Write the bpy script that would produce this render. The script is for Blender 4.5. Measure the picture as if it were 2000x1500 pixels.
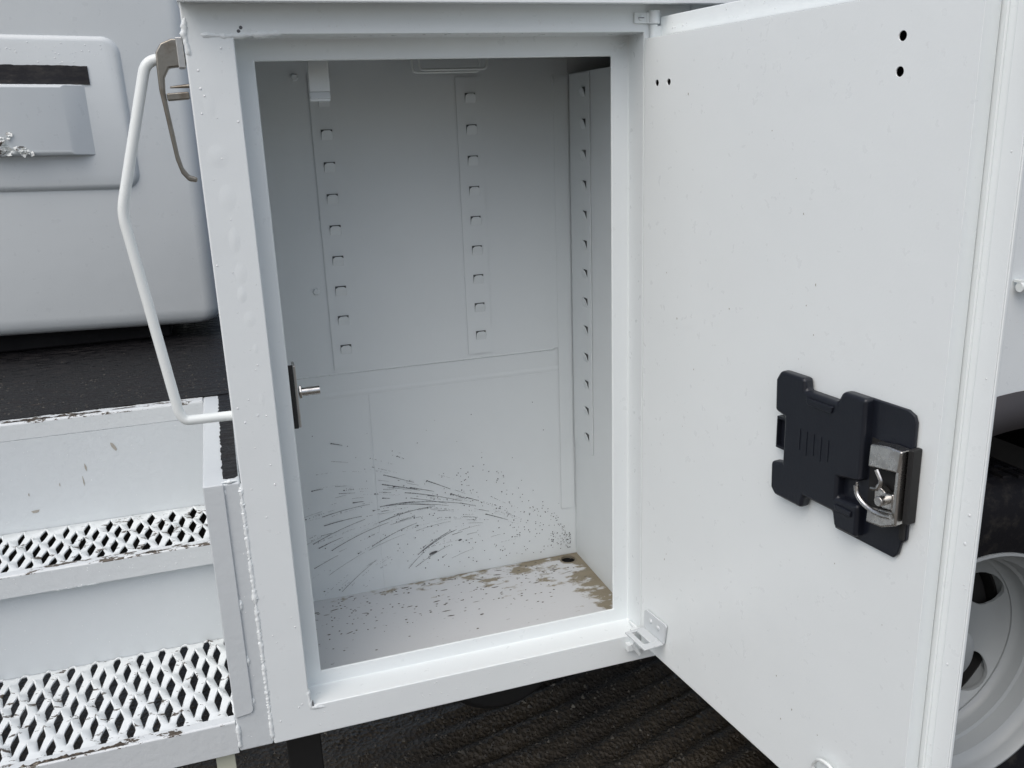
import bpy, bmesh, math, random
from mathutils import Vector, Matrix, noise as mnoise
random.seed(7)
for o in list(bpy.data.objects): bpy.data.objects.remove(o)
S = bpy.context.scene
COL = S.collection
R = math.radians

# ------------------------------------------------------------------ camera
cam_d = bpy.data.cameras.new('camera'); cam = bpy.data.objects.new('camera', cam_d); COL.objects.link(cam)
cam_d.sensor_width = 36.0; cam_d.lens = 1747.03/2000*36.0
cam_d.clip_start = 0.02; cam_d.clip_end = 2000
yaw, pit, rol = 0.3087, 0.2844, 0.0364
fwd = Vector((math.sin(yaw)*math.cos(pit), math.cos(yaw)*math.cos(pit), -math.sin(pit)))
rgt = Vector((math.cos(yaw), -math.sin(yaw), 0)); dwn = fwd.cross(rgt)
r2 = math.cos(rol)*rgt + math.sin(rol)*dwn; d2 = -math.sin(rol)*rgt + math.cos(rol)*dwn
M = Matrix((r2, -d2, -fwd)).transposed().to_4x4(); M.translation = (0.0114, -1.1874, 0.8726)
cam.matrix_world = M
S.camera = cam

# ------------------------------------------------------------------ overcast daylight
SUN_EL, SUN_AZ = R(56), R(227)        # azimuth clockwise from +y: light comes over the left shoulder
w = bpy.data.worlds.new('World'); S.world = w; w.use_nodes = True
nt = w.node_tree; nt.nodes.clear()
sky = nt.nodes.new('ShaderNodeTexSky'); sky.sky_type = 'NISHITA'; sky.sun_disc = False
sky.sun_elevation = SUN_EL; sky.sun_rotation = SUN_AZ; sky.dust_density = 4.0; sky.air_density = 1.0; sky.ozone_density = 1.0
hs = nt.nodes.new('ShaderNodeHueSaturation'); hs.inputs['Saturation'].default_value = 0.8
bg = nt.nodes.new('ShaderNodeBackground'); bg.inputs['Strength'].default_value = 0.12
out = nt.nodes.new('ShaderNodeOutputWorld')
nt.links.new(sky.outputs[0], hs.inputs['Color']); nt.links.new(hs.outputs[0], bg.inputs[0]); nt.links.new(bg.outputs[0], out.inputs[0])
sd = bpy.data.lights.new('sun', 'SUN'); sd.energy = 1.1; sd.angle = R(75); sd.color = (1.0, 0.99, 0.975)
sun = bpy.data.objects.new('sun', sd); COL.objects.link(sun)
sdir = Vector((math.sin(SUN_AZ)*math.cos(SUN_EL), math.cos(SUN_AZ)*math.cos(SUN_EL), math.sin(SUN_EL)))
sun.rotation_euler = sdir.to_track_quat('Z', 'Y').to_euler(); sun.location = sdir*20
S.view_settings.view_transform = 'Standard'; S.view_settings.look = 'None'
S.view_settings.exposure = 0.27; S.view_settings.gamma = 1.0; S.view_settings.use_curve_mapping = False

# ------------------------------------------------------------------ materials
def mat(name, col, rough=0.4, metal=0.0, spec=0.5):
    m = bpy.data.materials.new(name); m.use_nodes = True
    b = m.node_tree.nodes['Principled BSDF']
    b.inputs['Base Color'].default_value = (*col, 1); b.inputs['Roughness'].default_value = rough
    b.inputs['Metallic'].default_value = metal; b.inputs['Specular IOR Level'].default_value = spec
    return m
def N(m, t, **kw):
    n = m.node_tree.nodes.new(t)
    for k, v in kw.items():
        if k in n.inputs: n.inputs[k].default_value = v
        else: setattr(n, k, v)
    return n
def Lk(m, a, b): m.node_tree.links.new(a, b)
def coords(m, scale=(1, 1, 1)):
    g = N(m, 'ShaderNodeNewGeometry'); mp = N(m, 'ShaderNodeMapping'); mp.inputs['Scale'].default_value = scale
    Lk(m, g.outputs['Position'], mp.inputs['Vector']); return mp.outputs[0]
def noise(m, vec, scale, detail=3, rough=.5):
    n = N(m, 'ShaderNodeTexNoise', Scale=scale, Detail=detail, Roughness=rough); Lk(m, vec, n.inputs['Vector']); return n.outputs['Fac']
def ramp(m, fac, stops):
    r = N(m, 'ShaderNodeValToRGB'); cr = r.color_ramp
    while len(cr.elements) > len(stops): cr.elements.remove(cr.elements[-1])
    while len(cr.elements) < len(stops): cr.elements.new(.5)
    for e, (p, c) in zip(cr.elements, stops):
        e.position = p; e.color = (*c, 1) if len(c) == 3 else c
    Lk(m, fac, r.inputs[0]); return r.outputs[0]
def math_(m, op, a, b=None, clamp=False):
    n = N(m, 'ShaderNodeMath', operation=op, use_clamp=clamp)
    for i, v in enumerate((a, b)):
        if v is None: continue
        if isinstance(v, (int, float)): n.inputs[i].default_value = v
        else: Lk(m, v, n.inputs[i])
    return n.outputs[0]
def mixc(m, fac, a, b):
    n = N(m, 'ShaderNodeMix', data_type='RGBA')
    if isinstance(fac, (int, float)): n.inputs[0].default_value = fac
    else: Lk(m, fac, n.inputs[0])
    for i, v in ((6, a), (7, b)):
        if isinstance(v, tuple): n.inputs[i].default_value = (*v, 1)
        else: Lk(m, v, n.inputs[i])
    return n.outputs[2]
def bump(m, h, strength, dist, prev=None):
    n = N(m, 'ShaderNodeBump'); n.inputs['Strength'].default_value = strength; n.inputs['Distance'].default_value = dist
    Lk(m, h, n.inputs['Height'])
    if prev is not None: Lk(m, prev, n.inputs['Normal'])
    return n.outputs[0]
def bsdf(m): return m.node_tree.nodes['Principled BSDF']
def sepxyz(m):
    g = N(m, 'ShaderNodeNewGeometry'); s = N(m, 'ShaderNodeSeparateXYZ'); Lk(m, g.outputs['Position'], s.inputs[0]); return s.outputs

WHITE = (.77, .785, .805)
def paint(name, col=WHITE, rough=.38, wob=.6, dirt=.12, lump=0.0, chips=0.0, topchips=False, grime=(.30, .28, .24)):
    col = (col[0]*.985, min(.9, col[1]*1.022), min(.9, col[2]*1.01))
    m = mat(name, col, rough); b = bsdf(m); v = coords(m)
    big = noise(m, v, 5.0, 4, .6); fine = noise(m, v, 60.0, 3, .6)
    d = ramp(m, big, [(.45, (0, 0, 0)), (.8, (1, 1, 1))])
    c = mixc(m, math_(m, 'MULTIPLY', d, dirt), col, tuple(x*.82 for x in col))
    sp = ramp(m, noise(m, v, 190.0, 2, .5), [(.73, (0, 0, 0)), (.78, (1, 1, 1))])
    spm = math_(m, 'MULTIPLY', sp, math_(m, 'MULTIPLY', d, .16))
    c = mixc(m, spm, c, grime)
    if chips:
        ch = ramp(m, math_(m, 'ADD', noise(m, coords(m, (.45, 1, 1)), 60.0, 5, .75), math_(m, 'MULTIPLY', big, .25)), [(.80-chips*.1, (0, 0, 0)), (.82-chips*.1, (1, 1, 1))])
        if topchips:
            g_ = N(m, 'ShaderNodeNewGeometry'); sx = N(m, 'ShaderNodeSeparateXYZ'); Lk(m, g_.outputs['True Normal'], sx.inputs[0])
            ch = math_(m, 'MULTIPLY', ch, math_(m, 'GREATER_THAN', sx.outputs[2], .15))
        c = mixc(m, ch, c, (.07, .055, .04))
    Lk(m, c, b.inputs['Base Color'])
    Lk(m, math_(m, 'ADD', math_(m, 'MULTIPLY', fine, .16), rough-.08), b.inputs['Roughness'])
    n = bump(m, noise(m, v, 9.0, 2, .5), .5, .0012*wob)
    n = bump(m, noise(m, v, 320.0, 2, .5), .25, .00035, n)
    if lump: n = bump(m, noise(m, v, 75.0, 3, .6), .9, .002*lump, n)
    Lk(m, n, b.inputs['Normal'])
    return m
P_FACE = paint('white_paint', rough=.30, wob=2.2)
P_DOOR = paint('white_door_paint', col=(.815, .83, .845), rough=.3, wob=1.5, dirt=.10)
P_WALL = paint('compartment_paint', col=(.73, .745, .765), rough=.5, wob=1.0, dirt=.25)
P_STEP = paint('step_paint', col=(.60, .615, .64), lump=.35, dirt=.15)
P_WELD = paint('weld_paint', lump=.8)
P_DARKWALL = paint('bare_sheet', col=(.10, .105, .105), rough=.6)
P_TUBE = paint('rail_paint', col=(.78, .79, .79), rough=.3, wob=.4)
P_BUCK = paint('fibreglass_gelcoat', col=(.665, .68, .70), rough=.30, wob=2.2, dirt=.1)
P_CHIP = paint('chipped_step_paint', col=(.62, .63, .65), lump=.45, chips=1.35, topchips=True)

def tread_paint():
    m = paint('tread_paint', col=(.74, .75, .765), lump=.5, chips=.75); return m
P_TREAD = tread_paint()
P_CHALK = paint('flaked_fibreglass', col=(.80, .80, .79), rough=.8, lump=2.5, chips=1.0)

def floor_mat():
    m = mat('compartment_floor_paint', WHITE, .5); b = bsdf(m); v = coords(m); x, y, z = sepxyz(m)
    n1 = noise(m, v, 22.0, 5, .65); vs = coords(m, (9, 30, 1)); n2 = noise(m, vs, 1.6, 4, .6)
    back = math_(m, 'SUBTRACT', y, .300); back = math_(m, 'MULTIPLY', back, 9.0)
    right = math_(m, 'MULTIPLY', math_(m, 'SUBTRACT', x, .585), 12.0)
    corner = math_(m, 'MAXIMUM', back, right)
    e = math_(m, 'ADD', corner, math_(m, 'MULTIPLY', math_(m, 'SUBTRACT', math_(m, 'ADD', n1, n2), 1.0), 3.2))
    ex = math_(m, 'ADD', e, math_(m, 'MULTIPLY', math_(m, 'SUBTRACT', x, .45), 2.4))
    wet = ramp(m, ex, [(.28, (0, 0, 0)), (.46, (.45,)*3), (.66, (1, 1, 1))])
    mud = mixc(m, n2, (.115, .088, .040), (.30, .25, .155))
    c = mixc(m, math_(m, 'MULTIPLY', wet, .92), (.62, .64, .655), mud)
    sp = ramp(m, noise(m, coords(m, (1, 2.2, 1)), 70.0, 3, .6), [(.66, (0, 0, 0)), (.70, (1, 1, 1))])
    spm = math_(m, 'MULTIPLY', sp, ramp(m, noise(m, v, 7.0, 2), [(.42, (0, 0, 0)), (.58, (1, 1, 1))]))
    c = mixc(m, math_(m, 'MULTIPLY', spm, .75), c, (.10, .10, .10))
    Lk(m, c, b.inputs['Base Color'])
    Lk(m, math_(m, 'SUBTRACT', .5, math_(m, 'MULTIPLY', wet, .22)), b.inputs['Roughness'])
    Lk(m, bump(m, n1, .3, .002), b.inputs['Normal']); return m
P_FLOOR = floor_mat()

def deck_mat():
    m = mat('black_grip_coating', (.016, .016, .018), .5, 0, .3); b = bsdf(m)
    v = coords(m, (1, 3.2, 1)); n1 = noise(m, v, 26.0, 5, .7); n2 = noise(m, coords(m), 240.0, 3, .6)
    c = ramp(m, n1, [(.40, (.004, .004, .005)), (.62, (.011, .010, .011)), (.80, (.06, .05, .04))])
    Lk(m, c, b.inputs['Base Color'])
    Lk(m, ramp(m, n1, [(.38, (.24,)*3), (.62, (.7,)*3)]), b.inputs['Roughness'])
    Lk(m, bump(m, n2, .8, .0016, bump(m, n1, .8, .004)), b.inputs['Normal']); return m
P_DECK = deck_mat()

def metal_mat(name, col, rough, grime):
    m = mat(name, col, rough, 1.0); b = bsdf(m); v = coords(m); n1 = noise(m, v, 60.0, 4, .6)
    g = ramp(m, n1, [(.48, (0, 0, 0)), (.72, (1, 1, 1))])
    Lk(m, mixc(m, math_(m, 'MULTIPLY', g, grime), col, (.12, .085, .055)), b.inputs['Base Color'])
    Lk(m, math_(m, 'ADD', math_(m, 'MULTIPLY', n1, .3), rough-.1), b.inputs['Roughness'])
    Lk(m, bump(m, noise(m, v, 220.0, 3), .3, .0006), b.inputs['Normal']); return m
M_STEEL = metal_mat('stainless_steel', (.60, .59, .57), .22, .28)
M_HOOK = metal_mat('weathered_cast_steel', (.28, .265, .235), .34, .5)
M_ZINC = metal_mat('zinc_plated_steel', (.55, .55, .54), .3, .2)
def plastic(name, col, rough, sc=300):
    m = mat(name, col, rough); b = bsdf(m); v = coords(m)
    Lk(m, bump(m, noise(m, v, sc, 3), .4, .0004), b.inputs['Normal'])
    Lk(m, ramp(m, noise(m, v, 14.0, 3), [(.3, (rough-.06,)*3), (.7, (rough+.1,)*3)]), b.inputs['Roughness']); return m
M_BLACK = plastic('black_plastic', (.008, .010, .016), .36)
M_RUBBER = plastic('black_rubber', (.008, .008, .009), .75, 120)
bsdf(M_RUBBER).inputs['Specular IOR Level'].default_value = .2
M_FENDER = plastic('black_fender_rubber', (.036, .034, .037), .6, 60)
M_FRAME = plastic('black_frame_paint', (.012, .012, .012), .6, 40)
M_DIRT = mat('splashed_mud', (.10, .103, .11), .6)
M_HOLE = mat('slot_tape', (.018, .018, .022), .35)
M_TAPE = plastic('worn_black_tape', (.016, .016, .019), .42, 90)
Lk(M_TAPE, ramp(M_TAPE, noise(M_TAPE, coords(M_TAPE, (.6, 1, 1.5)), 55.0, 5, .7), [(.45, (.010, .010, .014)), (.64, (.03, .028, .028)), (.78, (.13, .12, .11))]), bsdf(M_TAPE).inputs['Base Color'])
M_PALE = mat('pale_plastic', (.55, .56, .45), .5)
def tyre_mat():
    m = mat('tyre_rubber', (.014, .014, .016), .7, 0, .22); b = bsdf(m); v = coords(m); n = noise(m, v, 35.0, 5, .7)
    Lk(m, ramp(m, n, [(.5, (.006, .006, .008)), (.78, (.035, .032, .028))]), b.inputs['Base Color'])
    Lk(m, bump(m, n, .5, .004), b.inputs['Normal']); return m
M_TYRE = tyre_mat()
def rim_mat():
    m = paint('painted_rim', col=(.29, .30, .31), rough=.45, wob=.3, dirt=.5)
    return m
M_RIM = rim_mat()
def water_mat():
    m = mat('water', (.80, .83, .84), .04); b = bsdf(m); b.inputs['IOR'].default_value = 1.45; b.inputs['Coat Weight'].default_value = 1.0; return m
M_WATER = water_mat()
M_SCUFF = mat('scuff', (.36, .34, .30), .6)
def ground_mat():
    m = mat('wet_asphalt', (.03, .03, .03), .6); b = bsdf(m); v = coords(m)
    n1 = noise(m, v, 2.2, 4, .6); n2 = noise(m, v, 90.0, 4, .7)
    vo = N(m, 'ShaderNodeTexVoronoi', Scale=85.0); Lk(m, v, vo.inputs['Vector'])
    c = mixc(m, n2, (.024, .020, .015), (.16, .13, .092))
    c = mixc(m, ramp(m, n1, [(.42, (0, 0, 0)), (.62, (.8,)*3)]), c, (.035, .029, .022))
    Lk(m, c, b.inputs['Base Color'])
    Lk(m, ramp(m, n1, [(.35, (.22,)*3), (.62, (.75,)*3)]), b.inputs['Roughness'])
    Lk(m, bump(m, vo.outputs['Distance'], .7, .006, bump(m, n2, .7, .006)), b.inputs['Normal']); return m
M_GROUND = ground_mat()
def stone_mat():
    m = mat('gravel_stone', (.05, .045, .04), .6); b = bsdf(m)
    Lk(m, ramp(m, noise(m, coords(m), 45.0, 2), [(.35, (.04, .036, .03)), (.55, (.10, .088, .07)), (.72, (.26, .235, .19))]), b.inputs['Base Color']); return m
M_STONE = stone_mat()

# ------------------------------------------------------------------ mesh helpers
class MB:
    def __init__(s): s.v = []; s.f = []
    def add(s, vs, fs):
        o = len(s.v); s.v += [tuple(v) for v in vs]; s.f += [tuple(i+o for i in f) for f in fs]; return s
    def box(s, x0, x1, y0, y1, z0, z1, T=None):
        vs = [(x, y, z) for z in (z0, z1) for y in (y0, y1) for x in (x0, x1)]
        if T: vs = [T(*q) for q in vs]
        return s.add(vs, [(0, 2, 3, 1), (4, 5, 7, 6), (0, 1, 5, 4), (2, 6, 7, 3), (0, 4, 6, 2), (1, 3, 7, 5)])
    def quad(s, a, b, c, d): return s.add([a, b, c, d], [(0, 1, 2, 3)])
    def prism(s, poly, h0, h1, T):
        n = len(poly); vs = [T(a, b, h0) for a, b in poly] + [T(a, b, h1) for a, b in poly]
        fs = [tuple(range(n))[::-1], tuple(range(n, 2*n))] + [(i, (i+1) % n, n+(i+1) % n, n+i) for i in range(n)]
        return s.add(vs, fs)
    def tube(s, pts, r, seg=12, fillet=0.0, closed=False):
        P = [Vector(q) for q in pts]
        if fillet:
            Q = []; idx = range(len(P))
            for i in idx:
                if not closed and i in (0, len(P)-1): Q.append(P[i]); continue
                a, b, c = P[i-1], P[i], P[(i+1) % len(P)]
                u = (a-b).normalized(); v = (c-b).normalized(); t = min(fillet, (a-b).length*.48, (c-b).length*.48)
                for k in range(7):
                    q = k/6; Q.append((b+u*t)*(1-q)**2 + b*2*q*(1-q) + (b+v*t)*q*q)
            P = Q
        n = len(P); rs = r if isinstance(r, (list, tuple)) else [r]*n
        if len(rs) != n: rs = [rs[min(len(rs)-1, int(i*len(rs)/n))] for i in range(n)]
        rings = []; up = None
        for i in range(n):
            a = P[i-1] if (closed or i > 0) else P[i]; b = P[(i+1) % n] if (closed or i < n-1) else P[i]
            t = (b-a).normalized()
            if up is None:
                up = t.orthogonal().normalized()
            up = (up - t*up.dot(t)).normalized(); sd_ = t.cross(up)
            rings.append([P[i] + (up*math.cos(2*math.pi*k/seg) + sd_*math.sin(2*math.pi*k/seg))*rs[i] for k in range(seg)])
        vs = [q for r_ in rings for q in r_]; fs = []
        m_ = n if closed else n-1
        for i in range(m_):
            j = (i+1) % n
            fs += [(i*seg+k, i*seg+(k+1) % seg, j*seg+(k+1) % seg, j*seg+k) for k in range(seg)]
        if not closed: fs += [tuple(range(seg))[::-1], tuple((n-1)*seg+k for k in range(seg))]
        return s.add(vs, fs)
    def lathe(s, prof, cx, cz, seg=64, closed=False):          # profile (r, y), axis along y
        vs = []; n = len(prof)
        for k in range(seg):
            a = 2*math.pi*k/seg
            vs += [(cx+r*math.cos(a), y, cz+r*math.sin(a)) for r, y in prof]
        fs = []
        for k in range(seg):
            j = (k+1) % seg
            for i in range(n if closed else n-1):
                i2 = (i+1) % n; fs.append((k*n+i, k*n+i2, j*n+i2, j*n+i))
        return s.add(vs, fs)
    def cap(s, c, nrm, r, h, seg=8, stretch=(1, 1)):           # a shallow dome
        nrm = Vector(nrm).normalized(); a = nrm.orthogonal().normalized(); b = nrm.cross(a); c = Vector(c)
        if abs(nrm.z) < .9:
            b = Vector((0, 0, 1)); b = (b - nrm*b.dot(nrm)).normalized(); a = b.cross(nrm)
        vs = []
        for q, hh in ((1, 0), (.8, .55), (.42, .9)):
            for k in range(seg):
                t = 2*math.pi*k/seg; vs.append(c + (a*math.cos(t)*stretch[0] + b*math.sin(t)*stretch[1])*r*q + nrm*h*hh)
        vs.append(c+nrm*h); fs = []
        for j in range(2): fs += [(j*seg+k, j*seg+(k+1) % seg, (j+1)*seg+(k+1) % seg, (j+1)*seg+k) for k in range(seg)]
        fs += [(2*seg+k, 2*seg+(k+1) % seg, 3*seg) for k in range(seg)]
        return s.add(vs, fs)
def mesh(name, mb, m, smooth=True, angle=38, recalc=True):
    me = bpy.data.meshes.new(name); me.from_pydata(mb.v, [], mb.f); me.validate()
    if recalc:
        b = bmesh.new(); b.from_mesh(me); bmesh.ops.recalc_face_normals(b, faces=b.faces); b.to_mesh(me); b.free()
    me.materials.append(m)
    if smooth:
        me.shade_smooth(); me.set_sharp_from_angle(angle=R(angle))
    return me
ROOTS = {}
def empty(name, loc, label, cat, group=None):
    o = bpy.data.objects.new(name, None); o.empty_display_size = .1; COL.objects.link(o); o.location = loc
    o['label'] = label; o['category'] = cat
    if group: o['group'] = group
    return o
def part(name, mb, m, parent, bevel=0.0, seg=2, smooth=True, angle=38, kind=None, label=None, loc=None):
    me = mb if isinstance(mb, bpy.types.Mesh) else mesh(name, mb, m, smooth, angle)
    o = bpy.data.objects.new(name, me); COL.objects.link(o); o.parent = parent
    if parent is not None and parent.type == 'EMPTY':
        o.location = -Vector(parent.location)
    if loc is not None: o.location = Vector(o.location) + Vector(loc)
    if bevel:
        bv = o.modifiers.new('soft_edges', 'BEVEL'); bv.width = bevel; bv.segments = seg; bv.limit_method = 'ANGLE'; bv.angle_limit = R(30); bv.harden_normals = True
    if kind: o['kind'] = kind
    if label: o['label'] = label
    return o
def cut(o, cutters):
    """punch real holes: cutters is a list of MB; the result is baked into the mesh"""
    tmp = []
    for c in cutters:
        me = mesh('tmp', c, M_BLACK, False); t = bpy.data.objects.new('tmp', me); COL.objects.link(t); t.matrix_world = Matrix.Translation((0, 0, 0)); tmp.append(t)
        t.parent = o.parent; t.location = o.location
        md = o.modifiers.new('hole', 'BOOLEAN'); md.object = t; md.operation = 'DIFFERENCE'; md.solver = 'EXACT'
    bpy.context.view_layer.update()
    dg = bpy.context.evaluated_depsgraph_get(); me = bpy.data.meshes.new_from_object(o.evaluated_get(dg))
    o.modifiers.clear(); o.data = me
    for t in tmp: bpy.data.objects.remove(t)
    me.shade_smooth(); me.set_sharp_from_angle(angle=R(30))
    return o
def weld(path, r=.004, step=.0035, flat=.6, nrm=(0, -1, 0), gap=0.0, seed=1, jit=.35):
    """one continuous rough bead, half sunk into the metal it joins"""
    rg = random.Random(seed); P = [Vector(p) for p in path]; nv = Vector(nrm).normalized(); C_ = []; rs = []
    for a, b in zip(P, P[1:]):
        n = max(2, int((b-a).length/(r*.45))); t = (b-a).normalized(); sd_ = t.cross(nv)
        for i in range(n):
            w_ = mnoise.noise(Vector((seed*7.3, i*.33, a.z*11))); w2 = mnoise.noise(Vector((seed*3.1, i*.9, a.x*5)))
            rip = .22*mnoise.noise(Vector((i*.55, seed*1.7, 2.2)))
            k = r*max(.45, .85+.5*mnoise.noise(Vector((seed*5.1, i*.13, 8)))+.3*w_+rip); C_.append(a.lerp(b, i/n)+sd_*r*jit*w2*.8-nv*k*(1-flat*.75)); rs.append(k)
    n = len(rs)
    for i in range(n):
        e = min(i, n-1-i)/6
        if e < 1: rs[i] *= .35+.65*e; C_[i] = C_[i]-nv*r*.35*(1-e)
    mb = MB(); return mb.tube(C_, rs, 10)

# ------------------------------------------------------------------ dimensions (metres; y = 0 is the side of the truck, +y goes in)
xl, xr, x2l, x2r, d1 = .0572, .5978, .0808, .5707, .0481
zb, zt, zb2, zt2 = .0508, .9846, .0746, .9575
xR, yB, zF, zP = .6356, .3733, .0153, .9523
ZT = 1.024; GZ = -.645
xh, yh, ang = .5967, -.006, .1116
sA, cA = math.sin(ang), math.cos(ang)
def DW(u, z, o=0.0):          # door plane: u from the hinge, o > 0 away from the inner face
    return (xh+u*sA+o*cA, yh-u*cA+o*sA, z)

# ------------------------------------------------------------------ ground
mb = MB(); nx, ny = 260, 180; x0, x1, y0, y1 = -1.2, 2.6, -.6, 2.0
def gz(x, y):
    if x <= x0 or x >= x1 or y <= y0 or y >= y1: return 0
    h = mnoise.noise(Vector((x*3, y*3, 0)))*.008 + mnoise.noise(Vector((x*14, y*14, 3)))*.004
    t = (y-.28*x)*2*math.pi/.085
    h += .017*math.sin(t+mnoise.noise(Vector((x*2, y*2, 9)))*2)*max(0, min(1, (x-.15)*2.5))*(.55+.45*mnoise.noise(Vector((x*5, y*5, 5))))
    f = min(1, (x-x0)/.4, (x1-x)/.4, (y-y0)/.4, (y1-y)/.4); return h*f
vs = []; fs = []
for j in range(ny+1):
    for i in range(nx+1):
        x = x0+(x1-x0)*i/nx; y = y0+(y1-y0)*j/ny; vs.append((x, y, GZ+gz(x, y)))
for j in range(ny):
    for i in range(nx):
        a = j*(nx+1)+i; fs.append((a, a+1, a+nx+2, a+nx+1))
mb.add(vs, fs)
B = 400
for (a, b, c, d) in ((-B, B, -B, y0), (-B, B, y1, B), (-B, x0, y0, y1), (x1, B, y0, y1)):
    mb.quad((a, c, GZ), (b, c, GZ), (b, d, GZ), (a, d, GZ))
g = part('ground', mb, M_GROUND, None); g['kind'] = 'structure'
mb = MB(); rg = random.Random(3)
for i in range(5200):
    x = rg.uniform(-.5, 1.4); y = rg.uniform(.1, 1.25); r = rg.uniform(.0015, .0055)*(1.7 if rg.random() < .06 else 1)
    z = GZ+gz(x, y)
    a = rg.random()*6.28; vs = []
    for k in range(5): vs.append((x+r*math.cos(a+k*1.2566)*rg.uniform(.7, 1.2), y+r*math.sin(a+k*1.2566)*rg.uniform(.7, 1.2), z-.0005))
    vs += [(x+rg.uniform(-.4, .4)*r, y+rg.uniform(-.4, .4)*r, z+r*.8)]
    mb.add(vs, [(k, (k+1) % 5, 5) for k in range(5)])
o = part('gravel', mb, M_STONE, None, smooth=False); o['kind'] = 'stuff'; o['label'] = 'dark loose gravel scattered on the wet asphalt'; o['category'] = 'gravel'

# ------------------------------------------------------------------ the truck
truck = empty('utility_truck', (1.369, .5, GZ), 'white utility truck with an open side compartment, its door swung out, and perforated steps', 'truck')

# --- compartment frame: face, door recess, stop flange, outer shell
XE = .668
mb = MB()
def ring(a, b):            # quads between two rectangles (x0,x1,z0,z1,y)
    A = [(a[0], a[4], a[2]), (a[1], a[4], a[2]), (a[1], a[4], a[3]), (a[0], a[4], a[3])]
    Bq = [(b[0], b[4], b[2]), (b[1], b[4], b[2]), (b[1], b[4], b[3]), (b[0], b[4], b[3])]
    return A, Bq
rects = [(0, XE, 0, ZT, .39), (0, XE, 0, ZT, 0), (xl, xr, zb, zt, 0), (xl, xr, zb, zt, d1), (x2l, x2r, zb2, zt2, d1), (x2l, x2r, zb2, zt2, d1+.004), (xl, xr, zb, zt, d1+.004)]
vs = []
for a in rects: vs += [(a[0], a[4], a[2]), (a[1], a[4], a[2]), (a[1], a[4], a[3]), (a[0], a[4], a[3])]
fs = []
for j in range(len(rects)-1):
    for k in range(4):
        if j == 0 and k == 1: continue
        fs.append((j*4+k, j*4+(k+1) % 4, j*4+4+(k+1) % 4, j*4+4+k))
mb.add(vs, fs)
frame = part('compartment_frame', mb, P_FACE, truck, bevel=.0055, seg=4)
part('weld_bead', weld([(.006, -.0005, .955), (.001, -.0005, .985), (.006, -.0005, 1.012)], .0042, .0025, .5, seed=4), P_WELD, frame)
part('weld_bead', weld([(.012, -.0003, .985), (.05, -.0003, .983), (.12, -.0003, .987)], .004, .004, .35, gap=-.05, seed=5), P_WELD, frame)
part('weld_bead', weld([(x2r+.024, d1-.012, zb+.004), (xr-.002, .01, zb+.004), (xr, -.004, zb-.004)], .004, .002, .7, (-.3, -1, .6), seed=9), P_WELD, frame)
part('weld_bead', weld([(xl-.002, 0, zb+.03), (xl+.001, -.0003, zb-.003), (xl+.03, -.0003, zb-.008)], .0035, .003, .4, seed=12), P_WELD, frame)
part('weld_bead', weld([(x2r+.005, d1-.001, zt2+.012), (xr-.004, d1-.004, zt2+.018)], .004, .003, .6, seed=13), P_WELD, frame)
def swell(cx_, cz_, rx, rz, h, y=0.0, rings=7, seg=24):
    mb = MB(); vs = [(cx_, y-h, cz_)]; fs = []
    for j in range(1, rings+1):
        q = j/rings; hh = h*(1+math.cos(math.pi*q))/2-(.00025 if j == rings else 0)
        vs += [(cx_+rx*q*math.cos(2*math.pi*k/seg), y-hh, cz_+rz*q*math.sin(2*math.pi*k/seg)) for k in range(seg)]
    fs += [(0, 1+k, 1+(k+1) % seg) for k in range(seg)]
    for j in range(rings-1): fs += [(1+j*seg+k, 1+j*seg+(k+1) % seg, 1+(j+1)*seg+(k+1) % seg, 1+(j+1)*seg+k) for k in range(seg)]
    return mb.add(vs, fs)
for (x, z, r, h) in ((.022, .845, .017, .0022), (.028, .795, .013, .0022), (.030, .742, .015, .0026), (.033, .700, .012, .002), (.031, .672, .013, .0024), (.037, .640, .009, .0018), (.020, .905, .013, .0014), (.040, .60, .008, .0014), (.04, .53, .009, .0012)):
    part('dent', swell(x, z, r*(.9+.35*math.sin(z*90)), r*(1.5+.4*math.cos(z*70)), h*.26, .0001), P_FACE, frame, angle=180)
for (x, z) in ((.0664, .9925), (.0635, .9885)):
    part('rust_chip', MB().cap((x, -.0002, z), (0, -1, 0), .0022, .0003, 7), M_DIRT, frame)
mb = MB()           # gap where bottom rail meets post
mb.box(.0605, .0625, -.0004, .004, zb-.006, zb+.006); part('seam_gap', mb, M_DIRT, frame)

# gutter over the compartment
mb = MB(); mb.prism([(-.034, 1.0172), (-.030, 1.0165), (-.0262, 1.0185), (-.0262, 1.0212), (-.001, 1.0195), (-.001, 1.0255), (.10, 1.0255), (.10, 1.034), (-.024, 1.034), (-.030, 1.050), (-.034, 1.050)], -.002, 2.6, lambda a, b, h: (h, a, b))
part('rain_gutter', mb, P_FACE, truck, bevel=.002)
mb = MB().box(0, 3.0, .1008, .39, 1.0255, 1.033); part('roof_panel', mb, P_FACE, truck, bevel=.002)

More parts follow.
